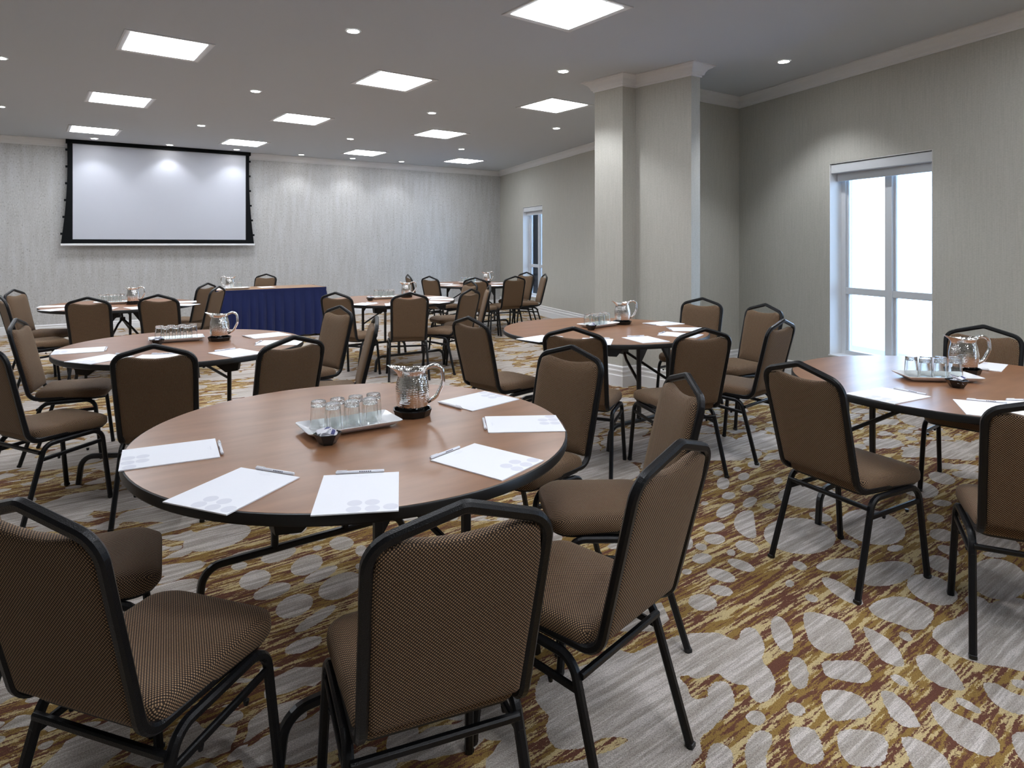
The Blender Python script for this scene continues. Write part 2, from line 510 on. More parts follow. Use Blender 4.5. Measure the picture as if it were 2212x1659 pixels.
# ---------------------------------------------------------------- carpet floor with traced pebbles
bm = bmesh.new()
lay = bm.verts.layers.float.new('traced')
def traced(p):
    if p.y < .75: return 0.0
    u = U0 + F * p.x / p.y; v = V0 + F * HC / p.y
    if u > 1130 and v > 1372: return 1.0
    if u > 1435 + max(0, 1250 - v) * .25 and v > 1012: return 1.0
    if 440 < u < 1130 and 1128 < v < 1440: return 1.0
    return 0.0
xs = [-11.5 + i for i in range(9)] + [-2.5 + .05 * i for i in range(0, 121)] + [4 + i for i in range(4)]
ys = [-4.5 + i for i in range(5)] + [.6 + .05 * i for i in range(0, 69)] + [4.5 + i for i in range(12)]
grid = [[bm.verts.new((x, y, 0)) for x in xs] for y in ys]
for r in grid:
    for v_ in r: v_[lay] = traced(v_.co)
for j in range(len(ys) - 1):
    for i in range(len(xs) - 1):
        bm.faces.new((grid[j][i], grid[j][i + 1], grid[j + 1][i + 1], grid[j + 1][i]))
K1, K2 = .3467, .3455
def ell(cx, cy, rx, ry, a=0, n=26):
    a = radians(a)
    return [(cx + rx * cos(w) * cos(a) - ry * sin(w) * sin(a), cy + rx * cos(w) * sin(a) + ry * sin(w) * cos(a)) for w in [2 * pi * k / n for k in range(n)]]
PEB = []
for e in [(437,63,33,17,0),(556,39,26,15,0),(596,85,36,24,-10),(468,127,40,38,0),(617,157,40,21,-8),(810,111,28,20,0),(502,204,42,23,-5),(633,245,48,28,-28),(752,268,42,18,5),(483,296,65,36,-32),(352,252,24,12,0),(412,400,67,32,-5),(415,475,66,32,3),(616,523,74,36,15),(518,559,28,20,10),(330,523,38,22,10),(336,595,62,32,-3),(580,637,88,30,20),(241,678,30,18,0),(455,700,94,36,18),(455,795,74,32,12),(340,870,90,52,8),(945,640,48,24,22),(882,752,28,22,15),(1018,843,42,22,20),(1075,335,75,26,14),(945,455,225,112,5),(1000,210,190,72,2),(1150,150,28,14,0),(250,500,30,40,0),(660,10,40,22,0)]:
    PEB.append([(1400 + x * K1, 1000 + y * K1) for x, y in ell(*e)])
for e in [(230,400,205,105,12),(85,505,60,20,20),(20,635,145,40,-5),(310,690,182,75,-8),(40,800,150,42,32),(370,532,52,20,-5),(600,790,165,85,20),(650,630,90,48,20),(660,450,80,38,10),(620,345,55,28,5),(700,545,70,26,20),(1010,725,185,125,12),(980,480,175,58,18),(990,572,75,18,5),(880,870,80,38,20),(660,95,85,35,14),(520,165,120,50,10),(690,20,60,20,5),(820,30,100,22,5),(830,75,110,24,5),(660,250,60,20,5)]:
    PEB.append([(1806 + x * K1, 1000 + y * K1) for x, y in ell(*e)])
for e in [(838,115,118,60,68),(940,360,102,62,80),(925,585,62,40,20),(675,640,62,45,10)]:
    PEB.append([(1400 + x * K2, 1330 + y * K2) for x, y in ell(*e)])
for pl in [[(600,300),(650,300),(662,350),(668,400),(672,460),(625,468),(575,440),(540,400),(537,360),(560,320)]]:
    PEB.append([(1400 + x * K1, 1000 + y * K1) for x, y in pl])
for pl in [[(205,900),(300,845),(420,835),(540,880),(612,940),(560,1025),(480,1040),(400,1012),(260,960)]]:
    PEB.append([(1806 + x * K1, 1000 + y * K1) for x, y in pl])
for pl in [[(970,0),(1040,-20),(1180,20),(1240,60),(1290,180),(1230,225),(1160,236),(1090,225),(1010,160)],
           [(890,710),(960,695),(1035,715),(1080,790),(1095,890),(1030,930),(950,900),(890,800)],
           [(640,760),(700,718),(770,745),(775,800),(740,870),(735,990),(640,990),(605,850)],
           [(390,820),(440,795),(510,830),(528,890),(510,990),(370,990),(365,890)]]:
    PEB.append([(1400 + x * K2, 1330 + y * K2) for x, y in pl])
for pl in [[(-85,295),(0,280),(130,285),(200,330),(218,390),(170,420),(60,410),(-60,375)],
           [(170,75),(240,95),(330,150),(400,230),(425,310),(360,312),(280,270),(220,190)],
           [(600,120),(640,60),(760,10),(900,-60),(1175,-100),(1260,200),(1190,340),(1050,320),(900,300),(760,250),(680,205),(620,150)],
           [(505,260),(570,240),(650,280),(740,350),(800,450),(770,467),(680,450),(600,410),(540,360),(510,310)],
           [(-90,500),(-40,465),(60,470),(160,510),(215,590),(190,630),(100,650),(0,655),(-60,610)],
           [(10,740),(100,710),(230,725),(300,760),(325,830),(280,930),(200,945),(90,930),(30,860)],
           [(280,480),(340,475),(420,530),(480,600),(525,690),(490,700),(420,690),(350,640),(310,570)],
           [(590,560),(630,540),(720,600),(830,650),(950,720),(1030,820),(960,880),(850,850),(750,790),(680,720),(620,650)],
           [(410,770),(480,765),(600,820),(700,910),(690,990),(520,990),(450,880)],
           [(920,430),(1000,425),(1100,480),(1200,520),(1250,600),(1170,620),(1060,590),(970,530)],
           [(1100,750),(1220,740),(1220,920),(1140,880)], ell(435,130,46,24,28), ell(400,405,62,26,30), ell(825,560,92,24,30), ell(1155,430,62,25,20)]:
    PEB.append([(1806 + x * K2, 1330 + y * K2) for x, y in pl])
for e in [(570,240,138,52,-18),(272,326,62,30,-10),(390,432,124,70,-18),(785,320,128,70,-22),(520,520,148,52,-18),(890,392,140,40,-25),(690,632,150,82,-22),(1050,155,92,52,-3),(865,190,38,18,-10),(710,50,75,36,-15),(1040,480,175,90,-22),(850,730,185,40,-32),(880,110,70,26,-10),(380,225,170,28,-10),(100,110,265,88,-14),(760,930,150,50,-20),(1190,330,35,25,0),(1200,210,45,42,0),(910,15,45,14,0),(-60,-60,230,60,-12)]:
    PEB.append([(440 + x * .2837, 1130 + y * .2837) for x, y in ell(*e)])
PEB.append([(1173.5,1458.7),(1208,1449),(1239.7,1443),(1296,1427),(1321.6,1410),(1340.5,1405),(1365.7,1411.5),(1400,1395.6),(1434.6,1383.6),(1469,1371.5),(1503.7,1368),(1548.6,1367.3),(1572.8,1376.6),(1593.5,1381.8),(1603.8,1361),(1624.6,1356),(1641.9,1371.5),(1652.2,1399),(1647,1426.7),(1666,1451),(1674.7,1478.6),(1666,1506),(1641.9,1518.3),(1621,1502.8),(1614,1482),(1586.6,1476.8),(1562.4,1464.7),(1548.6,1456),(1503.7,1466.5),(1486.4,1459.6),(1469,1463),(1483,1482),(1496.7,1508),(1527.8,1506),(1529.6,1489),(1545,1473.4),(1569.3,1475),(1583,1495.8),(1584.8,1523.5),(1569.3,1540.8),(1538,1575),(1514,1594),(1515.7,1627),(1497,1648),(1469,1672),(1300,1710),(1170,1690),(1180,1659),(1258.6,1641),(1296.4,1629),(1337,1613),(1356,1597),(1321.6,1592.6),(1290,1600.5),(1258.6,1616),(1214.5,1619),(1192,1606.8),(1180,1575),(1184.6,1547),(1170,1531),(1158,1512),(1158,1484)])
def densify(pl):
    """smooth a traced outline on the floor and give it the ragged edge of cut pile"""
    n = len(pl); out = []
    for i in range(n):
        p0, p1, p2, p3 = pl[i - 1], pl[i], pl[(i + 1) % n], pl[(i + 2) % n]
        k = max(1, int((p2 - p1).length / .0045))
        for j in range(k):
            s = j / k
            q = .5 * ((2 * p1) + (p2 - p0) * s + (2 * p0 - 5 * p1 + 4 * p2 - p3) * s * s + (3 * p1 - p0 - 3 * p2 + p3) * s ** 3)
            out.append(q + Vector((random.uniform(-1, 1), random.uniform(-1, 1), 0)) * .0024)
    return out
zf = .0002
for pl in PEB:
    pts = densify([at(u, v, 0) for u, v in pl])
    vs = [bm.verts.new((p.x, p.y, zf)) for p in pts]; zf += .000004
    f = bm.faces.new(vs); f.material_index = 1
    if f.calc_area() and f.normal.z < 0: f.normal_flip()
bmesh.ops.triangulate(bm, faces=[f for f in bm.faces if f.material_index == 1])
me = bpy.data.meshes.new('floor')
for p, nn in ((FR, NR), (FR, NF), (LF, -DF), (LB, nb)):
    bmesh.ops.bisect_plane(bm, geom=bm.verts[:] + bm.edges[:] + bm.faces[:], plane_co=p - nn * .1, plane_no=-nn, clear_outer=True)
for f in bm.faces:
    f.normal_update()
    if f.normal.z < 0: f.normal_flip()
bm.to_mesh(me); bm.free(); me.materials.append(M['carpet']); me.materials.append(M['pebble'])
struct(link(bpy.data.objects.new('floor', me)))

# ---------------------------------------------------------------- windows
def window(idx, s0, s1, z0, z1):
    root = bpy.data.objects.new('window_%d' % idx, None); link(root); struct(root)
    dep = .15; fw = .05; w = s1 - s0
    ang = atan2(DR.y, DR.x)
    P = lambda s, d, z: FR + DR * s - NR * d + Vector((0, 0, z))
    bm = bmesh.new()
    def bar(sa, sb, za, zb, d=dep, th=.06): box(bm, P((sa + sb) / 2, d + th / 2, (za + zb) / 2), (sb - sa, th, zb - za), ang, bev=.004)
    bar(s0, s0 + fw, z0, z1); bar(s1 - fw, s1, z0, z1); bar(s0 + fw, s1 - fw, z0, z0 + .05); bar(s0 + fw, s1 - fw, z1 - .06, z1)
    mid = s0 + w * .5
    bar(mid - .035, mid + .035, z0 + .05, z1 - .06, dep - .008, .07); bar(s0 + fw, s1 - fw, .935, 1.0, dep + .004, .055)
    for a, b in ((s0 + fw, mid - .035), (mid + .035, s1 - fw)):       # slim sash strips
        for za, zb in ((z0 + .05, .935), (1.0, z1 - .06)):
            bar(a, a + .02, za, zb, dep + .02, .03); bar(b - .02, b, za, zb, dep + .02, .03)
    obj('frame', bm, M['alu'], root)
    for a, b in ((s0 + fw, mid - .035), (mid + .035, s1 - fw)):
        for za, zb in ((z0 + .05, .935), (1.0, z1 - .06)):
            bm = bmesh.new(); box(bm, P((a + b) / 2, dep + .035, (za + zb) / 2), (b - a - .002, .006, zb - za - .002), ang)
            obj('pane', bm, M['pane'], root)
    bm = bmesh.new(); box(bm, P((s0 + s1) / 2, .07, z0 + .006), (w - .002, .17, .012), ang); obj('sill', bm, M['trim'], root)
    # lining boards of the recess
    bm = bmesh.new()
    for s in (s0 + .003, s1 - .003): box(bm, P(s, .076, (z0 + z1) / 2 + .006), (.006, .148, z1 - z0 - .014), ang)
    box(bm, P((s0 + s1) / 2, .076, z1 - .003), (w - .014, .148, .006), ang); obj('lining', bm, M['trim'], root)
    # roller blind cassette
    b = thing('roller_blind', 'rolled-up grey blind at the top of the ' + ('narrow far window', 'big window', 'added daylight window outside the view')[idx - 1], 'blind')
    bm = bmesh.new(); box(bm, P((s0 + s1) / 2, .062, z1 - .055), (w - .016, .10, .085), ang, bev=.006); obj('cassette', bm, M['alu'], b)
    bm = bmesh.new(); box(bm, P((s0 + s1) / 2, .10, z1 - .135), (w - .03, .03, .075), ang, bev=.004); obj('blind_cloth', bm, M['alu'], b)
    if idx == 2:
        bm = bmesh.new(); q = P(s1 - .035, .09, 0)
        sweep(bm, [q + Vector((0, 0, z)) for z in (z1 - .1, 1.3, .62)] , circ(.0022, 6), up=(1, 0, 0)); lathe_pts = q + Vector((0, 0, .60))
        box(bm, lathe_pts, (.012, .012, .03)); obj('pull_cord', bm, M['alu'], b)


window(1, *WIN[0]); window(2, *WIN[1]); window(3, *WIN[2])  # the third is an added, unseen window for cool daylight on the right
# outside: low parapet and a pale blue building seen through the panes
bm = bmesh.new(); ang = atan2(DR.y, DR.x)
box(bm, FR + DR * 9 - NR * 2.0 + Vector((0, 0, -.45)), (16, .25, 1.16), ang)
pr = obj('parapet', bm, mat('parapet_paint', (.42, .55, .80), .8)); tag(pr, 'low blue-grey parapet outside the windows', 'wall')
bm = bmesh.new(); q = FR - DR * 3.2 - NR * 1.6
box(bm, q + Vector((0, 0, 2.2)), (5.2, .3, 6.4), ang)
for k in range(7): box(bm, q + DR * (-2.2 + k * .72) + NR * .22 + Vector((0, 0, 2.2)), (.16, .16, 6.4), ang, mi=1)
bl = obj('building', bm, [mat('facade_blue', (.42, .56, .85), .7), mat('facade_white', (.9, .95, 1), .6)])
tag(bl, 'blue building front with white vertical fins outside the far window', 'building')
bm = bmesh.new(); box(bm, FR + DR * 8 - NR * 6 + Vector((0, 0, -1.0)), (40, 11.2, .1), ang)
g = obj('terrace_ground', bm, mat('terrace', (.5, .55, .62), .9)); struct(g)
for k, (s0, s1, z0, z1) in enumerate(WIN):        # light portals in the openings
    ld = bpy.data.lights.new('window_portal', 'AREA'); ld.shape = 'RECTANGLE'; ld.size = s1 - s0; ld.size_y = z1 - z0
    lo = link(bpy.data.objects.new('window_portal', ld)); ld.cycles.is_portal = True
    lo.location = FR + DR * (s0 + s1) / 2 - NR * .26 + Vector((0, 0, (z0 + z1) / 2))
    lo.rotation_euler = NR.to_track_quat('-Z', 'Z').to_euler()

# ---------------------------------------------------------------- ceiling lights
HZ = ZC - HC
def up(u, v):
    D = F * HZ / (V0 - v); return Vector(((u - U0) / F * D, D, ZC))
A_ = Vector((1.055, .70, 0)) * HZ; B_ = Vector((-.922, 1.207, 0)) * HZ; O_ = Vector((-1.657, 3.272, 0)) * HZ
def panel(loc, label):
    r = thing('ceiling_light', label, 'light', (loc.x, loc.y, ZC), GA, 'square panel lights in the ceiling')
    bm = bmesh.new(); a, b = .285, .335
    rings_mesh(bm, [[(sx * b, sy * b, -.001) for sx, sy in ((-1, -1), (1, -1), (1, 1), (-1, 1))],
                    [(sx * b, sy * b, -.008) for sx, sy in ((-1, -1), (1, -1), (1, 1), (-1, 1))],
                    [(sx * (b - .012), sy * (b - .012), -.010) for sx, sy in ((-1, -1), (1, -1), (1, 1), (-1, 1))],
                    [(sx * (a + .004), sy * (a + .004), -.004) for sx, sy in ((-1, -1), (1, -1), (1, 1), (-1, 1))]], False, False)
    obj('frame', bm, M['light_trim'], r)
    bm = bmesh.new(); box(bm, (0, 0, -.004), (2 * a, 2 * a, .004)); obj('diffuser', bm, M['panel'], r)
    return r
p0 = None
plist = [((0, 0), 'above the front tables on the left, first of its row'), ((0, 1), 'in the left row, second from the front'), ((0, 2), 'in the left row, closest to the projector screen'),
         ((1, 2), 'above the right half of the projector screen'), ((1, 1), 'in the second row, between two recessed downlights'), ((1, 0), 'in the second row, third from the screen wall'),
         ((1, -1), 'cut off by the top edge of the picture'), ((2, 0), 'just beside the top of the pillar'), ((2, 1), 'third row, second from the screen wall'), ((2, 2), 'third row, beside the screen wall'), ((3, 2), 'in the far corner by the small window')]
added_panels = [(0, -1), (0, -2), (-1, -1), (-1, 0), (-1, 1), (-1, 2), (1, -2), (0, -3), (1, -3)]  # unseen panels added beyond the frame to light the foreground
for (i, j), lb in plist + [(h, None) for h in added_panels]:
    q = O_ + A_ * i + B_ * j; lab = 'square ceiling panel light ' + (lb or 'outside the view')
    if p0 is None: p0 = panel(q, lab)
    else: copy_thing(p0, (q.x, q.y, ZC), GA, lab)

DL = [((763,67), 'above the front table'), ((1217,154), 'above the table by the pillar'), ((1693,133), 'alone above the big window corner'), ((552,197), 'between the two left rows of panels, second'),
      ((933,244), 'in the middle row, third from the screen wall'), ((1202,277), 'beside the top of the pillar, on the far side'), ((435,271), 'between the two left rows of panels, third'), ((757,300), 'in the middle row, second from the screen wall'),
      ((997,322), 'near the far corner panel'), ((204,299), 'over the left end of the projector screen'), ((367,313), 'over the middle of the projector screen'), ((511,323), 'over the right end of the projector screen'),
      ((651,334), 'first along the bare screen wall, next to the screen'), ((762,342), 'second along the bare screen wall'), ((867,349), 'third along the bare screen wall'), ((0,125), 'cut by the left picture edge, upper one'), ((0,230), 'cut by the left picture edge, lower one')]
copy_thing(p0, (3.45, 3.25, ZC), GA, 'square ceiling panel light outside the view')  # extra unseen panel, added off the grid to brighten the right side
d0 = None
for (u, v), lb in DL:
    q = up(u, v); lab = 'small round recessed downlight ' + lb
    if d0 is None:
        r = thing('downlight', lab, 'light', q, 0, 'small recessed downlights in the ceiling')
        bm = bmesh.new(); lathe(bm, [(.058, -.001), (.058, -.004), (.052, -.006), (.046, -.003), (.046, -.001)], 28); obj('ring', bm, M['light_trim'], r, True)
        bm = bmesh.new(); lathe(bm, [(0, -.0015), (.046, -.0015), (.046, -.004), (0, -.004)], 28); obj('lens', bm, M['disc'], r)
        d0 = r
    else: copy_thing(d0, q, 0, lab)
LD = bpy.data.lights.new('downlight_beam', 'SPOT'); LD.energy = DOWN_W; LD.spot_size = radians(105); LD.spot_blend = .55; LD.shadow_soft_size = .045; LD.color = (.95, .98, 1.04)
LD2 = LD.copy(); LD2.energy = 42
for x, y in ((3.3, 1.9), (2.3, .3), (.9, .2)):  # unseen downlights added to lift the right and near part of the room
    copy_thing(d0, (x, y, ZC), 0, 'small round recessed downlight outside the view'); lo = link(bpy.data.objects.new('downlight_beam', LD2)); lo.location = (x, y, ZC - .02)
for (u, v), lb in DL:
    q = up(u, v); lo = link(bpy.data.objects.new('downlight_beam', LD if 285 < v and u < 900 else LD2)); lo.location = (q.x, q.y, ZC - .02)

# ---------------------------------------------------------------- projector screen
OFF = .14
SP = lambda s, z, d=OFF: FR + DF * s + NF * d + Vector((0, 0, z))
def s_scr(u, d=OFF):
    k = (u - U0) / F; o = FR + NF * d
    return (k * o.y - o.x) / (DF.x - k * DF.y)
sL, sR = s_scr(157), s_scr(530.6); bL, bR = s_scr(145), s_scr(538.5)
scr = thing('projector_screen', 'large white projector screen with black border lowered in front of the speckled wall', 'screen')
def zpx(u, v, s): p = SP(s, 0); return HC - (v - V0) * p.y / F
zt = (zpx(157, 309, sL) + zpx(530, 336, sR)) / 2; zb = (zpx(157, 516.8, sL) + zpx(530, 518, sR)) / 2
bm = bmesh.new(); th = .002
bm.faces.new([bm.verts.new(SP(s, z, OFF + .004)) for s, z in ((sL, zb), (sR, zb), (sR, zt), (sL, zt))])
bm.faces.new([bm.verts.new(SP(s, z, OFF + .0025)) for s, z in ((sL, zb), (sR, zb), (sR, zt), (sL, zt))])
obj('viewing_surface', bm, M['screen'], scr)
bm = bmesh.new(); N = 12; top = ZC - .06; bot = zb - .075
def edge(side, k):
    q = k / N       # 0 bottom .. 1 top
    bow = .085 * ((1 - q) ** 2.0) - .012 * sin(pi * q)
    return (bL + bow) if side > 0 else (bR - bow)
for dd in (OFF, OFF + .002):
    rows = [[bm.verts.new(SP(edge(1, k), bot + (top - bot) * k / N, dd)), bm.verts.new(SP(edge(-1, k), bot + (top - bot) * k / N, dd))] for k in range(N + 1)]
    for a, b in zip(rows, rows[1:]): bm.faces.new((a[0], a[1], b[1], b[0]))
obj('border', bm, M['screen_black'], scr)
bm = bmesh.new()
for side in (1, -1):
    for k in range(6):
        q = (k + .6) / 6; kk = q * N; s = edge(side, kk); box(bm, SP(s + side * .012, bot + (top - bot) * q), (.03, .012, .035), atan2(DF.y, DF.x))
obj('tension_tab', bm, M['screen_black'], scr)
s0_, s1_ = s_scr(130.5), s_scr(550.3); angF = atan2(DF.y, DF.x)
bm = bmesh.new(); box(bm, SP((s0_ + s1_) / 2, bot - .012), (s0_ - s1_, .035, .035), angF, bev=.006); obj('bottom_bar', bm, M['china'], scr)
bm = bmesh.new(); box(bm, SP((bL + bR) / 2, ZC - .032, OFF - .01), (bL - bR + .04, .10, .062), angF, bev=.004); obj('housing', bm, M['screen_black'], scr)

# ---------------------------------------------------------------- banquet chair
FX, FY = .0245, .0245
YB = lambda z: -.19 - (z - .43) * .248         # rear plane of the back frame (tube centre)
def cap(parent, x, y, z):
    bm = bmesh.new(); box(bm, (x, y, .009), (.0240, .0240, .014), bev=.003); obj('foot_cap', bm, M['black_plastic'], parent)


def mk_chair():
    r = thing('banquet_chair', '', 'chair')
    # back frame: one continuous square tube, from under the seat up, over the peak and down again
    xb, xs_ = .1765, .1875
    half = [(xb, .12, .419), (xb, YB(.42) + .0, .419), (xs_, YB(.868), .868), (0, YB(.9225), .9225)]
    left = [(-a, b, c) for a, b, c in half[:-1]][::-1]
    pts = fillet(half + left, [.062, .062, .035, .062, .062], 7)
    bm = bmesh.new(); sweep(bm, pts, sq(FX, FY, .006), up=(1, 0, 0)); obj('back_frame', bm, M['frame'], r)
    # legs
    for sx in (-1, 1):
        xr = .196 * sx
        f_ = [(xr * .97, 0.02, .392), (xr * .97, .178, .396), (.2035 * sx, .222, 0.001)]
        bm = bmesh.new(); sweep(bm, fillet(f_, [.06], 7), sq(.0235, .0235, .006), up=(0, 0, 1)); lg = obj('leg', bm, M['frame'], r); cap(lg, .2035 * sx, .2225, .003)
        b_ = [(xr * .97, 0.02, .392), (xr * .97, -.118, .388), (.209 * sx, -.236, 0.001)]
        bm = bmesh.new(); sweep(bm, fillet(b_, [.06], 7), sq(.0235, .0235, .006), up=(0, 0, 1)); lg = obj('leg', bm, M['frame'], r); cap(lg, .209 * sx, -.235, .003)
        bm = bmesh.new(); sweep(bm, [(xr * .985, -.150, .315), (xr * .985, .190, .335)], sq(.013, .02, .003), up=(0, 0, 1))
        for yy in (-.05, .1): lathe_at(bm, (xr * .985, yy, .305), .008, .012)
        obj('side_stretcher', bm, M['frame'], r)
    bm = bmesh.new(); sweep(bm, [(-.19, -.142, .352), (.19, -.142, .352)], sq(.018, .018, .004)); obj('rear_crossbar', bm, M['frame'], r)
    # seat
    out = rrect([(-.185, -.165), (.185, -.165), (.196, .245), (-.196, .245)], [.035, .035, .075, .075], 8)
    cx, cy = 0, .04
    rg = []
    for s, z in ((.90, .405), (.965, .408), (.995, .418), (1.0, .434), (.992, .449), (.965, .461), (.91, .469), (.8, .474), (.55, .4775), (.25, .479)):
        ring = []
        for x, y in out:
            X, Y = cx + (x - cx) * s, cy + (y - cy) * s
            drop = .012 * max(0, (Y - .14) / .1) ** 2 if z > .45 else 0
            ring.append((X, Y, z - drop))
        rg.append(ring)
    bm = bmesh.new(); rings_mesh(bm, rg); obj('seat', bm, M['fabric'], r, True)
    bm = bmesh.new(); o2 = [(cx + (x - cx) * .93, cy + (y - cy) * .93) for x, y in out]
    rings_mesh(bm, [[(x, y, z) for x, y in o2] for z in (.3985, .406)]); obj('seat_base', bm, M['black_plastic'], r)
    # backrest pad inside the frame
    W0, W1 = .1655, .1775
    ol = [(-W0, .452), (W0, .452), (W1, .79), (.167, .856), (.126, .868), (.06, .857), (0, .853), (-.06, .857), (-.126, .868), (-.167, .856), (-W1, .79)]
    ol = rrect(ol, [.012, .012, .03, .018, .01, 0, 0, 0, .01, .018, .03], 4)
    # resample edges so the surface can curve
    den = []
    for i in range(len(ol)):
        a, b = Vector(ol[i]), Vector(ol[(i + 1) % len(ol)]); k = max(1, int((b - a).length / .04))
        den += [a.lerp(b, j / k) for j in range(k)]
    nrm = Vector((0, 1, .248)).normalized()
    def ring(s, t_):
        return [Vector((p.x * s, YB(.67 + (p.y - .67) * s), .67 + (p.y - .67) * s)) + nrm * t_ for p in den]
    rg = [ring(.3, -.012), ring(.7, -.0115), ring(.93, -.010), ring(.985, -.007), ring(1, -.001), ring(.999, .009), ring(.985, .018), ring(.93, .026), ring(.75, .031), ring(.4, .033)]
    bm = bmesh.new(); rings_mesh(bm, rg); obj('backrest', bm, M['fabric'], r, True)
    return r


def lathe_at(bm, c, r, h):
    q = bmesh.ops.create_cone(bm, cap_ends=True, segments=10, radius1=r * .7, radius2=r, depth=h)
    bmesh.ops.translate(bm, verts=q['verts'], vec=c)


def rrect(P, R, n=6):
    out = []; N = len(P)
    for i in range(N):
        a, b, c = Vector(P[i - 1]), Vector(P[i]), Vector(P[(i + 1) % N]); r = R[i]
        if r <= 0: out.append(tuple(b)); continue
        f = fillet([Vector((*a, 0)), Vector((*b, 0)), Vector((*c, 0))], [r], n)
        out += [(p.x, p.y) for p in f[1:-1]]
    return out


CT = 'brown banquet chair '
CH = [  # x, y, turn, label tail, group
 (-.815, 1.545, -.322, 'in the near corner of the front table, rear panel towards viewer', 1),
 (-.168, 1.529, .387, 'in the middle of the front table, rear panel towards the viewer', 1),
 (.248, 1.838, .814, 'at the front table, angled, partly behind the middle one', 1),
 (.438, 2.45, 1.635, 'at the front table, backrest peak showing above the angled chair', 1),
 (.175, 2.934, 2.361, 'tucked in beyond the notepads of the front table', 1),
 (-1.27, 1.95, -1.10, 'at the front table, only its seat showing behind the corner chair', 1),
 (-1.748, 3.481, .271, 'behind the front table, whole rear panel visible beside the lined notepad', 2),
 (-1.29, 3.70, .80, 'behind the front table, rear panel above the tumblers', 2),
 (-2.87, 4.40, -1.20, 'at the picture edge, second seat beyond the lined notepad', 2),
 (-2.424, 3.524, -.46, 'at the picture edge, its seat beside the lined notepad', 2),
 (-1.428, 4.965, 2.398, 'beside the blue skirt end of the table behind the front one', 2),
 (-1.09, 4.35, 1.826, 'seen edge-on behind the tumblers of the front table', 2),
 (-4.92, 7.10, -1.45, 'by the screen wall, lit front of its backrest above a darker chair', 3),
 (-4.5, 6.42, -.75, 'dark rear panel at the picture edge, under the screen', 3),
 (-3.841, 6.334, .216, 'rear-facing at the table under the screen, in front of its tumblers', 3),
 (-3.306, 6.648, .097, 'rear-facing at the table under the screen, in front of its pitcher', 3),
 (-3.923, 8.298, 1.354, 'next to the blue skirt, the farther of two overlapping chairs', 3),
 (-3.535, 7.644, 1.535, 'overlapping the blue skirt, the nearer of two chairs', 3),
 (-1.492, 6.932, -.375, 'turned towards the table beside the blue skirt, behind another backrest', 4),
 (-.906, 6.932, .219, 'squarely in front of the table beside the blue skirt', 4),
 (-.486, 7.325, .992, 'beside the blue skirt table, the nearest of three bunched chairs', 4),
 (-.538, 8.511, 2.122, 'beside the blue skirt table, the farthest of three bunched chairs', 4),
 (-.33, 7.80, 1.67, 'beside the blue skirt table, edge-on one of three bunched chairs', 4),
 (-1.08, 10.66, -1.2, 'thin edge-on one against the speckled wall, far corner table', 5),
 (-.761, 10.219, -.703, 'at the far corner table, rear panel in front of its notepads', 5),
 (-.153, 9.868, -.295, 'at the far corner table, hidden below by the bunched chairs', 5),
 (.219, 10.257, .488, 'at the far corner table, rear panel in front of the window chairs', 5),
 (.397, 11.196, 2.341, 'directly below the narrow far window', 5),
 (.587, 10.729, 1.722, 'edge-on between the far window and the baseboard', 5),
 (.075, 4.613, -.841, 'slanting side view, seat towards the pillar table', 6),
 (.606, 4.137, -.392, 'at the pillar table, rear panel behind the nearer lit backrest', 6),
 (1.168, 4.104, .279, 'at the pillar table, rear panel before the corner chairs', 6),
 (1.742, 5.71, 2.44, 'beyond the pillar table, against the blue-lit pillar edge', 6),
 (1.987, 5.226, 1.991, 'by the wall corner, lit front of backrest behind a darker chair', 6),
 (1.713, 4.479, .717, 'by the wall corner, shiny frame in front of a lighter chair', 6),
 (1.573, 2.847, -1.133, 'standing free on the carpet beside the window table', 7),
 (1.946, 2.334, -.469, 'cut by the picture edge, rear panel towards viewer, window table', 7),
 (2.771, 3.726, 2.317, 'beyond the window table, behind the steel pitcher', 7),
 (-3.80, 10.42, 2.95, 'behind the blue-skirted table, against the speckled wall', 8)]
GR = {1: 'chairs around the front table', 2: 'chairs around the table behind the front one', 3: 'chairs around the table under the screen', 4: 'chairs around the table beside the blue skirt', 5: 'chairs around the far corner table', 6: 'chairs around the table by the pillar', 7: 'chairs around the window table', 8: 'chair of the skirted table'}
ch0 = None
for x, y, t_, lb, g in CH:
    if ch0 is None: ch0 = mk_chair(); ch0.location = (x, y, 0); ch0.rotation_euler = (0, 0, t_); ch0['label'] = CT + lb; ch0['group'] = GR[g]
    else: copy_thing(ch0, (x, y, 0), t_, CT + lb, GR[g])

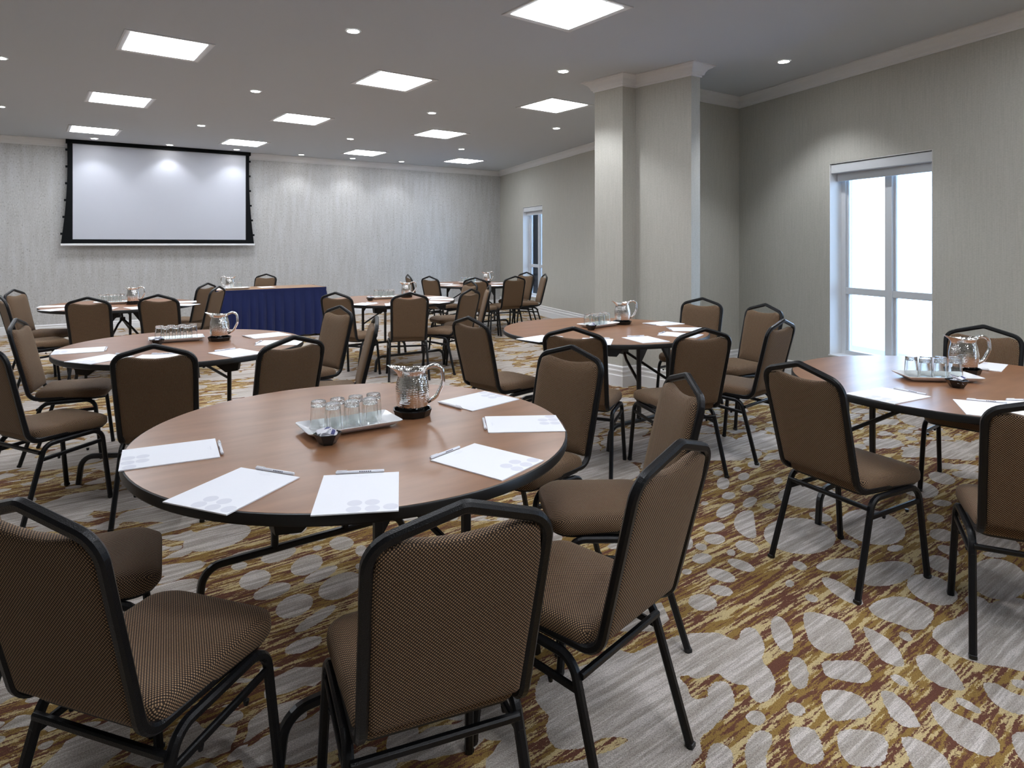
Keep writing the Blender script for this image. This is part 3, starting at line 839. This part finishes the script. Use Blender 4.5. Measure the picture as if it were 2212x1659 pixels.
# ---------------------------------------------------------------- round folding tables
TT = .75
def mk_table():
    r = thing('round_table', '', 'table')
    R = .76
    bm = bmesh.new(); lathe(bm, [(0, TT), (R - .004, TT), (R - .002, TT - .003), (R - .002, TT - .03), (0, TT - .03)], 96); obj('tabletop', bm, M['wood'], r)
    bm = bmesh.new(); lathe(bm, [(R - .004, TT - .0005), (R + .001, TT - .002), (R + .003, TT - .006), (R + .003, TT - .028), (R, TT - .033), (R - .01, TT - .034), (R - .01, TT - .03)], 96); obj('edge_band', bm, M['black_plastic'], r, True, 30)
    # runner rails under the top with dropped ends
    for sy in (-1, 1):
        bm = bmesh.new()
        pr = [(-.47, -.03), (-.46, -.095), (-.39, -.105), (-.33, -.06), (.33, -.06), (.39, -.105), (.46, -.095), (.47, -.03)]
        rings_mesh(bm, [[(x, sy * .47 - .025, TT + z) for x, z in pr], [(x, sy * .47 + .025, TT + z) for x, z in pr]]); obj('apron_rail', bm, M['black_plastic'], r)
        # leg set: two posts, low bar bent down to the feet
        yy = sy * .48
        for sx in (-1, 1):
            bm = bmesh.new(); sweep(bm, [(sx * .155, yy, .165), (sx * .155, yy, TT - .06)], sq(.028, .028, .006), up=(1, 0, 0))
            gz = TT - .06; g_ = [(0, 0), (-.09 * sx, 0), (0, -.13)]
            rings_mesh(bm, [[(sx * .155 + a, yy - .012, gz + b) for a, b in g_], [(sx * .155 + a, yy + .012, gz + b) for a, b in g_]])
            obj('leg', bm, M['table_metal'], r)
        bm = bmesh.new(); sweep(bm, fillet([(-.45, yy, .001), (-.43, yy, .165), (.43, yy, .165), (.45, yy, .001)], [.075, .075], 7), sq(.028, .028, .006), up=(0, 1, 0)); obj('foot_bar', bm, M['table_metal'], r)
        # folding brace
        bm = bmesh.new()
        sweep(bm, [(0, sy * .06, TT - .04), (0, sy * .22, .60)], sq(.03, .018, .003), up=(1, 0, 0))
        for sx in (-1, 1): sweep(bm, fillet([(0, sy * .20, .61), (sx * .05, sy * .27, .555), (sx * .145, yy, .42)], [.04], 4), sq(.018, .018, .003), up=(0, 0, 1))
        box(bm, (0, sy * .20, .605), (.05, .05, .04)); obj('brace', bm, M['table_metal'], r)
    return r


GRT = GA
TAB = {1: (-.49, 2.375, GRT, 1.0, 'large round table in front with wood-look top and black edge'),
       2: (-2.065, 4.362, GRT - .5, 1.0, 'round wood-look table directly behind the front one on the left'),
       3: (-4.158, 7.23, GRT, 1.0, 'round wood-look table under the projector screen by the wall'),
       4: (-1.213, 7.835, GRT, 1.0, 'round wood-look table standing right of the blue-skirted table'),
       5: (-.36, 10.92, GRT, 1.0, 'round wood-look table in the far corner by the narrow window'),
       6: (.889, 5.119, GRT, 1.045, 'round wood-look table in front of the pillar'),
       7: (2.301, 3.164, GRT, .99, 'round reddish wood-look table in front of the big window')}
t0 = None
for k, (x, y, a, s, lb) in TAB.items():
    if t0 is None: t0 = mk_table(); r = t0; r.location = (x, y, 0); r.rotation_euler = (0, 0, a); r['label'] = lb; r['group'] = 'round banquet tables'
    else: r = copy_thing(t0, (x, y, 0), a, lb, 'round banquet tables')
    r.scale = (s, s, 1)
TN = {1: 'the front table', 2: 'the table behind the front one', 3: 'the table under the screen', 4: 'the table beside the blue skirt', 5: 'the far corner table', 6: 'the pillar table', 7: 'the window table', 8: 'the blue-skirted table'}

# ---------------------------------------------------------------- skirted rectangular table
e = Vector((.83, .555, 0)).normalized(); nf = Vector((e.y, -e.x, 0))
cR = V2(-2.62, 10.18); Lr, Dr, Zr = 1.60, .68, .752
cen = cR - e * Lr / 2 - nf * Dr / 2; ra = atan2(e.y, e.x)
rt = thing('rectangular_table', 'rectangular head table with light wood-look top under the screen wall', 'table', (cen.x, cen.y, 0), ra)
bm = bmesh.new(); box(bm, (0, 0, Zr - .012), (Lr, Dr, .024), bev=.003); obj('tabletop', bm, M['wood2'], rt)
for sx in (-1, 1):
    for sy in (-1, 1):
        bm = bmesh.new(); box(bm, (sx * (Lr / 2 - .12), sy * (Dr / 2 - .08), (Zr - .024) / 2), (.03, .03, Zr - .024)); obj('leg', bm, M['table_metal'], rt)
bm = bmesh.new(); N = 420; hl, hd = Lr / 2 + .008, Dr / 2 + .008
per = [(-hl, hd), (-hl, -hd), (hl, -hd), (hl, hd)]; segs = [(per[i], per[(i + 1) % 4]) for i in range(3)]
tot = sum(hypot(b[0] - a[0], b[1] - a[1]) for a, b in segs); rows = []
zs_ = [Zr - .001, Zr - .035, Zr - .045, Zr - .2, .4, .2, .03]
for zi, z in enumerate(zs_):
    row = []
    for k in range(N + 1):
        d_ = tot * k / N; dd = d_
        for a, b in segs:
            L_ = hypot(b[0] - a[0], b[1] - a[1])
            if dd <= L_ + 1e-9: break
            dd -= L_
        q = dd / L_; x, y = a[0] + (b[0] - a[0]) * q, a[1] + (b[1] - a[1]) * q
        nx_, ny_ = (b[1] - a[1]) / L_, -(b[0] - a[0]) / L_
        ph = d_ / .135 + .25 * sin(d_ * 5); saw = abs((ph % 1) - .5) * 2
        amp = 0 if zi < 3 else .034 + .03 * (Zr - z)
        off_ = .004 + amp * (saw ** .7) + (.002 if zi < 2 else 0)
        row.append(bm.verts.new((x - nx_ * -off_, y - ny_ * -off_, z)))
    rows.append(row)
for a, b in zip(rows, rows[1:]):
    for k in range(N): bm.faces.new((a[k], a[k + 1], b[k + 1], b[k]))
sk = obj('table_skirt', bm, M['skirt'], None, True, 40); sk.location = (cen.x, cen.y, 0); sk.rotation_euler = (0, 0, ra)
tag(sk, 'navy blue pleated cloth skirt around the head table', 'tablecloth')

# ---------------------------------------------------------------- table ware
def mk_pitcher():
    r = thing('water_pitcher', '', 'pitcher')
    bm = bmesh.new()
    prof = [(0, 0.004), (.044, .003), (.051, .008), (.060, .035), (.0655, .07), (.066, .095), (.062, .125), (.056, .148), (.0535, .158), (.055, .168), (.060, .178), (.062, .181), (.060, .181), (.0535, .170), (.051, .158), (.053, .148), (.059, .125), (.063, .095), (.0625, .07), (.057, .035), (.048, .010), (0, .008)]
    rg = lathe(bm, prof, 48)
    for v_ in bm.verts:      # pull the spout out on the -x side, lift the lip and dip the sides
        if v_.co.z > .15:
            a = atan2(v_.co.y, -v_.co.x); w = math.exp(-(a / .68) ** 2); k = (v_.co.z - .15) / .031
            v_.co.x -= .038 * w * k ** 1.2; v_.co.y *= 1 - .12 * w * k; v_.co.z += (.012 * w - .006 * sin(abs(a)) ** 2) * k
            if abs(a) > 2.2: v_.co.z += .006 * k * (abs(a) - 2.2) / .94
    obj('body', bm, M['hammered'], r, True)
    bm = bmesh.new(); P = fillet([(.052, 0, .176), (.085, 0, .192), (.118, 0, .178), (.122, 0, .12), (.095, 0, .065), (.060, 0, .045)], [.03, .03, .05, .05], 6)
    sweep(bm, P, circ(.0105, 12, .008), up=(0, 0, 1)); obj('handle', bm, M['steel'], r, True)
    return r


def mk_tray():
    r = thing('serving_tray', '', 'tray'); bm = bmesh.new()
    def rr(a, b, z, rad): return [(x, y, z) for x, y in rrect([(-a, -b), (a, -b), (a, b), (-a, b)], [rad] * 4, 4)]
    rings_mesh(bm, [rr(.135, .052, .001, .01), rr(.14, .057, .002, .012), rr(.155, .072, .012, .012), rr(.174, .088, .024, .012), rr(.1755, .0895, .0265, .012), rr(.174, .088, .028, .012), rr(.166, .08, .023, .012), rr(.15, .066, .014, .012), rr(.14, .056, .0095, .01)])
    obj('dish', bm, M['china'], r, True, 40); return r


def mk_glass():
    bm = bmesh.new()   # tumbler standing upside down, thick base on top
    lathe(bm, [(0, .098), (.024, .098), (.026, .096), (.0265, .09), (.0285, .05), (.031, .001), (.0315, 0), (.030, 0), (.0295, .001), (.0272, .05), (.0252, .078), (.020, .083), (0, .084)], 24)
    return obj('tumbler', bm, M['glass'], None, True, 40)


def mk_coaster():
    bm = bmesh.new(); n = 10
    def rg(rad, z): return [(rad * cos(2 * pi * (k + .5) / n), rad * sin(2 * pi * (k + .5) / n), z) for k in range(n)]
    rings_mesh(bm, [rg(.066, 0), rg(.07, .002), rg(.078, .026), rg(.0775, .028), rg(.072, .027), rg(.068, .008)])
    return obj('coaster', bm, M['black_gloss'])


def mk_bowl():
    bm = bmesh.new(); n = 6
    def rg(rad, z): return [(rad * cos(2 * pi * k / n), rad * sin(2 * pi * k / n), z) for k in range(n)]
    rings_mesh(bm, [rg(.025, 0), rg(.027, .001), rg(.048, .036), rg(.0475, .038), rg(.045, .038), rg(.025, .006)])
    return obj('sweetener_bowl', bm, M['black_gloss'])


def mk_packet():
    bm = bmesh.new()
    rg = []
    for x, h in ((-.028, .0006), (-.024, .002), (0, .004), (.024, .002), (.028, .0006)):
        rg.append([(x, -.011, 0), (x, .011, 0), (x, .0105, h), (x, -.0105, h)])
    rings_mesh(bm, rg); box(bm, (.014, 0, .0043), (.012, .018, .0012), mi=1)
    return obj('sweetener_packet', bm, [M['packet'], M['packet_blue']])


PROT = {}
def place(kind, mk, loc, rz, label, cat, group=None, rot=None):
    if kind not in PROT: o = PROT[kind] = mk(); o.location = loc; o.rotation_euler = rot or (0, 0, rz)
    else: o = copy_thing(PROT[kind], loc, rz, None)
    if rot: o.rotation_euler = rot
    tag(o, label, cat, group); return o


# centrepieces: table, pitcher (x, y, turn), tray (x, y, turn), bowl offset
def a75(u, v, z=TT): return at(u, v, z)
CEN = {1: ((-.313, 2.548), (-.52, 2.362, .56), (-.575, 2.215)),
       2: (tuple(a75(474, 735.5).xy), (*a75(381.5, 736.5).xy, .50), tuple(a75(338, 741).xy)),
       3: (tuple(a75(287, 656.5).xy), (*a75(241, 656.5).xy, .55), None),
       4: (tuple(a75(878, 642.2).xy), (*a75(832, 645).xy, .5), tuple(a75(799.7, 649.5).xy)),
       5: (tuple(a75(1051, 611).xy), (*a75(1013, 612.3).xy, .5), None),
       6: (tuple(a75(1332, 702).xy), (*a75(1293, 705).xy, .75), tuple(a75(1283, 712).xy)),
       7: (tuple(a75(2082, 806).xy), (*a75(2024, 820).xy, -.10), tuple(a75(2067, 837).xy))}
def clear(p, tr, ga, gb):
    """keep a neighbour off the tray: ga, gb are the least distances along and across it"""
    c, s = cos(tr[2]), sin(tr[2]); dx, dy = p[0] - tr[0], p[1] - tr[1]
    a, b = dx * c + dy * s, -dx * s + dy * c
    if abs(a) < ga and abs(b) < gb:
        if ga - abs(a) < gb - abs(b): a = math.copysign(ga, a)
        else: b = math.copysign(gb, b)
    return (tr[0] + a * c - b * s, tr[1] + a * s + b * c)


for k, (pt, tr_, bw) in CEN.items():
    pt = clear(pt, tr_, .265, .172)
    if bw: bw = clear(bw, tr_, .222, .136)
    tn = TN[k]; z0 = TT
    place('coaster', mk_coaster, (pt[0], pt[1], z0), .2, 'black angular coaster under the steel pitcher on ' + tn, 'coaster', 'pitcher coasters')
    place('pitcher', mk_pitcher, (pt[0], pt[1], z0 + .006), .12 if k != 7 else -.15, 'hammered steel water pitcher on ' + tn, 'pitcher', 'steel water pitchers')
    place('tray', mk_tray, (tr_[0], tr_[1], z0), tr_[2], 'white rectangular tray of upturned tumblers on ' + tn, 'tray', 'white china trays')
    c, s = cos(tr_[2]), sin(tr_[2])
    spots = [(-.105 + .070 * i, .031) for i in range(4)] + [(-.072 + .070 * i, -.031) for i in range(3)]
    for i, (a, b) in enumerate(spots):
        place('glass', mk_glass, (tr_[0] + a * c - b * s, tr_[1] + a * s + b * c, z0 + .0112), i, 'tumbler on the tray of %s, %s row, %s' % (tn, 'rear' if i < 4 else 'front', ('first', 'second', 'third', 'fourth')[i % 4]), 'glass', 'tumblers on the tray of ' + tn)
    if bw:
        place('bowl', mk_bowl, (bw[0], bw[1], z0), .3, 'small black six-sided bowl of sweetener packets on ' + tn, 'bowl', 'black sweetener bowls')
        rnd = random.Random(k)
        for i in range(6):
            place('packet', mk_packet, (bw[0] + rnd.uniform(-.012, .012), bw[1] + rnd.uniform(-.012, .012), z0 + .028 + .004 * i), 0,
                  'sweetener packet in the bowl on ' + tn, 'packet', 'sweetener packets on ' + tn, rot=(rnd.uniform(-.5, .5), rnd.uniform(-.25, .25), rnd.uniform(0, 3)))
# head table ware
pp = at(496, 624.3, Zr); o = place('pitcher', mk_pitcher, (pp.x, pp.y, Zr), pi + .2, 'hammered steel water pitcher on the blue-skirted table, handle to the left', 'pitcher', 'steel water pitchers')
pp = at(512, 625.0, Zr); place('tray', mk_tray, (pp.x, pp.y, Zr), ra, 'white china tray with two tumblers on the blue-skirted table', 'tray', 'white china trays')
for dx, w_ in ((-.05, 'next to the pitcher'), (.03, 'farther from the pitcher')): place('glass', mk_glass, (pp.x + dx, pp.y + dx * .6, Zr + .0112), 0, 'upturned tumbler on the blue-skirted table, ' + w_, 'glass', 'tumblers on the blue-skirted table')

# notepads and pens
def mk_pad():
    bm = bmesh.new(); W, L = .1395 * .775, .1395
    W = .108
    for i in range(1): box(bm, (0, 0, .0016), (2 * W, 2 * L, .0032))
    def disc(x, y, r, mi, z=.00335):
        vs = [bm.verts.new((x + r * cos(w), y + r * sin(w), z)) for w in [2 * pi * k / 20 for k in range(20)]]
        bm.faces.new(vs).material_index = mi
    for x, y in ((-.005, -.078), (.04, -.078), (-.005, -.118), (.042, -.118), (.088, -.112)):
        disc(x, y, .0195, 1)
    def q(x, y, w, h, mi): bm.faces.new([bm.verts.new((x + a * w, y + b * h, .0034)) for a, b in ((-.5, -.5), (.5, -.5), (.5, .5), (-.5, .5))]).material_index = mi
    for i in range(8): q(-.0175 + i * .005, .118, .0032, .0032, 1)
    for i in range(5): q(-.008 + i * .004, .111, .0022, .0016, 1)
    me_o = obj('notepad', bm, [M['paper'], M['paper_dot']]); return me_o


def mk_pen():
    r = thing('pen', '', 'pen'); bm = bmesh.new()
    sweep(bm, [(-.04, 0, .0055), (.068, 0, .0055), (.070, 0, .0055)], circ(.0048, 10), scale=[1, 1, .7]); 
    for i in range(6): box(bm, (.0 + i * .006, -.0040, .0078), (.004, .0015, .0025), mi=1)
    obj('barrel', bm, [M['pen'], M['ink']], r, True, 35)
    bm = bmesh.new(); sweep(bm, [(-.070, 0, .0055), (-.066, 0, .0055), (-.038, 0, .0055)], circ(.0054, 10), scale=[.7, 1, 1]); box(bm, (-.052, 0, .0115), (.03, .003, .0012)); obj('cap', bm, M['pen'], r, True, 35)
    return r


PADS = [(1, (-1.031, 2.073), 27, 'by the rear panel'), (1, (-.706, 1.773), 68, 'overhanging the edge between two chairs'), (1, (-.361, 1.752), 98, 'in front of the middle chair'),
        (1, (-.014, 2.007), 142, 'turned diagonally before the angled chair'), (1, (.12, 2.419), 184, 'lying crosswise at the tucked-in chair'), (1, (-.055, 2.776), 225, 'beyond the pitcher')]
def P2(k, u, v, d): PADS.append((k, tuple(at(u, v, .753).xy), None, d))
P2(2, 171, 757, 'at its far end, crosswise'); P2(2, 216, 775, 'second, by the near edge'); P2(2, 328, 774, 'in the handle opening'); P2(2, 510, 762, 'between the two rear panels'); P2(2, 605, 740, 'behind a chair peak'); P2(2, 577, 724, 'beyond the pitcher')
P2(3, 116, 661.5, 'far side on the left'); P2(3, 125, 668.5, 'near side on the left'); P2(3, 222, 667, 'behind the left rear-facing chair'); P2(3, 300, 664.5, 'between the two rear-facing chairs'); P2(3, 396, 658, 'right side by the chair'); P2(3, 396, 652, 'right side, the farther one')
P2(4, 786, 656.5, 'left near the little bowl'); P2(4, 853, 657.5, 'mostly hidden'); P2(4, 940, 652.5, 'right by the near edge'); P2(4, 955, 646.5, 'at the right end'); P2(4, 940, 642, 'right on the far side')
P2(5, 960, 612.6, 'left far side'); P2(5, 973, 616, 'left near side'); P2(5, 1072, 616.5, 'right near side'); P2(5, 1078, 611.3, 'right far side')
P2(6, 1168, 731, 'left by the near edge'); P2(6, 1288, 737, 'right of the front chair back'); P2(6, 1394, 733, 'middle of the near edge'); P2(6, 1470, 723, 'right, half behind the chair peak'); P2(6, 1486, 711, 'right end, crosswise'); P2(6, 1433, 698.5, 'far side beyond the pitcher')
P2(7, 1918, 853, 'in front of the free chair'); P2(7, 2142, 884, 'by the near edge beside the right chair'); P2(7, 2262, 884, 'in the handle opening of the chair'); P2(7, 2117, 789, 'behind the pitcher')
for k, (x, y), a, d in PADS:
    tx, ty = TAB[k][0], TAB[k][1]
    if a is None: a = math.degrees(atan2(ty - y, tx - x))
    dd = hypot(x - tx, y - ty)
    rz = radians(a) - pi / 2
    place('pad', mk_pad, (x, y, TT), rz, 'notepad on %s, %s' % (TN[k], d), 'notepad', 'notepads on ' + TN[k])
    ux, uy = cos(radians(a)), sin(radians(a))
    if k in (1, 2, 4, 6, 7):
        sh = .012 if k != 1 else (.015, .012, -.005, -.03, 0, .02)[[p[3] for p in PADS[:6]].index(d)]
        q = .1395 + .008
        place('pen', mk_pen, (x + ux * q + uy * sh, y + uy * q - ux * sh, TT), rz, 'pen at the notepad on %s, %s' % (TN[k], d), 'pen', 'pens on ' + TN[k])
for (u, v), a, d in (((575, 620), 200, 'in front of the chair'), ((479, 624.0), 20, 'left of the pitcher')):
    p = at(u, v, Zr + .003); place('pad', mk_pad, (p.x, p.y, Zr), ra + (pi if a > 90 else 0), 'white notepad on the blue-skirted table, ' + d, 'notepad', 'notepads on the blue-skirted table')
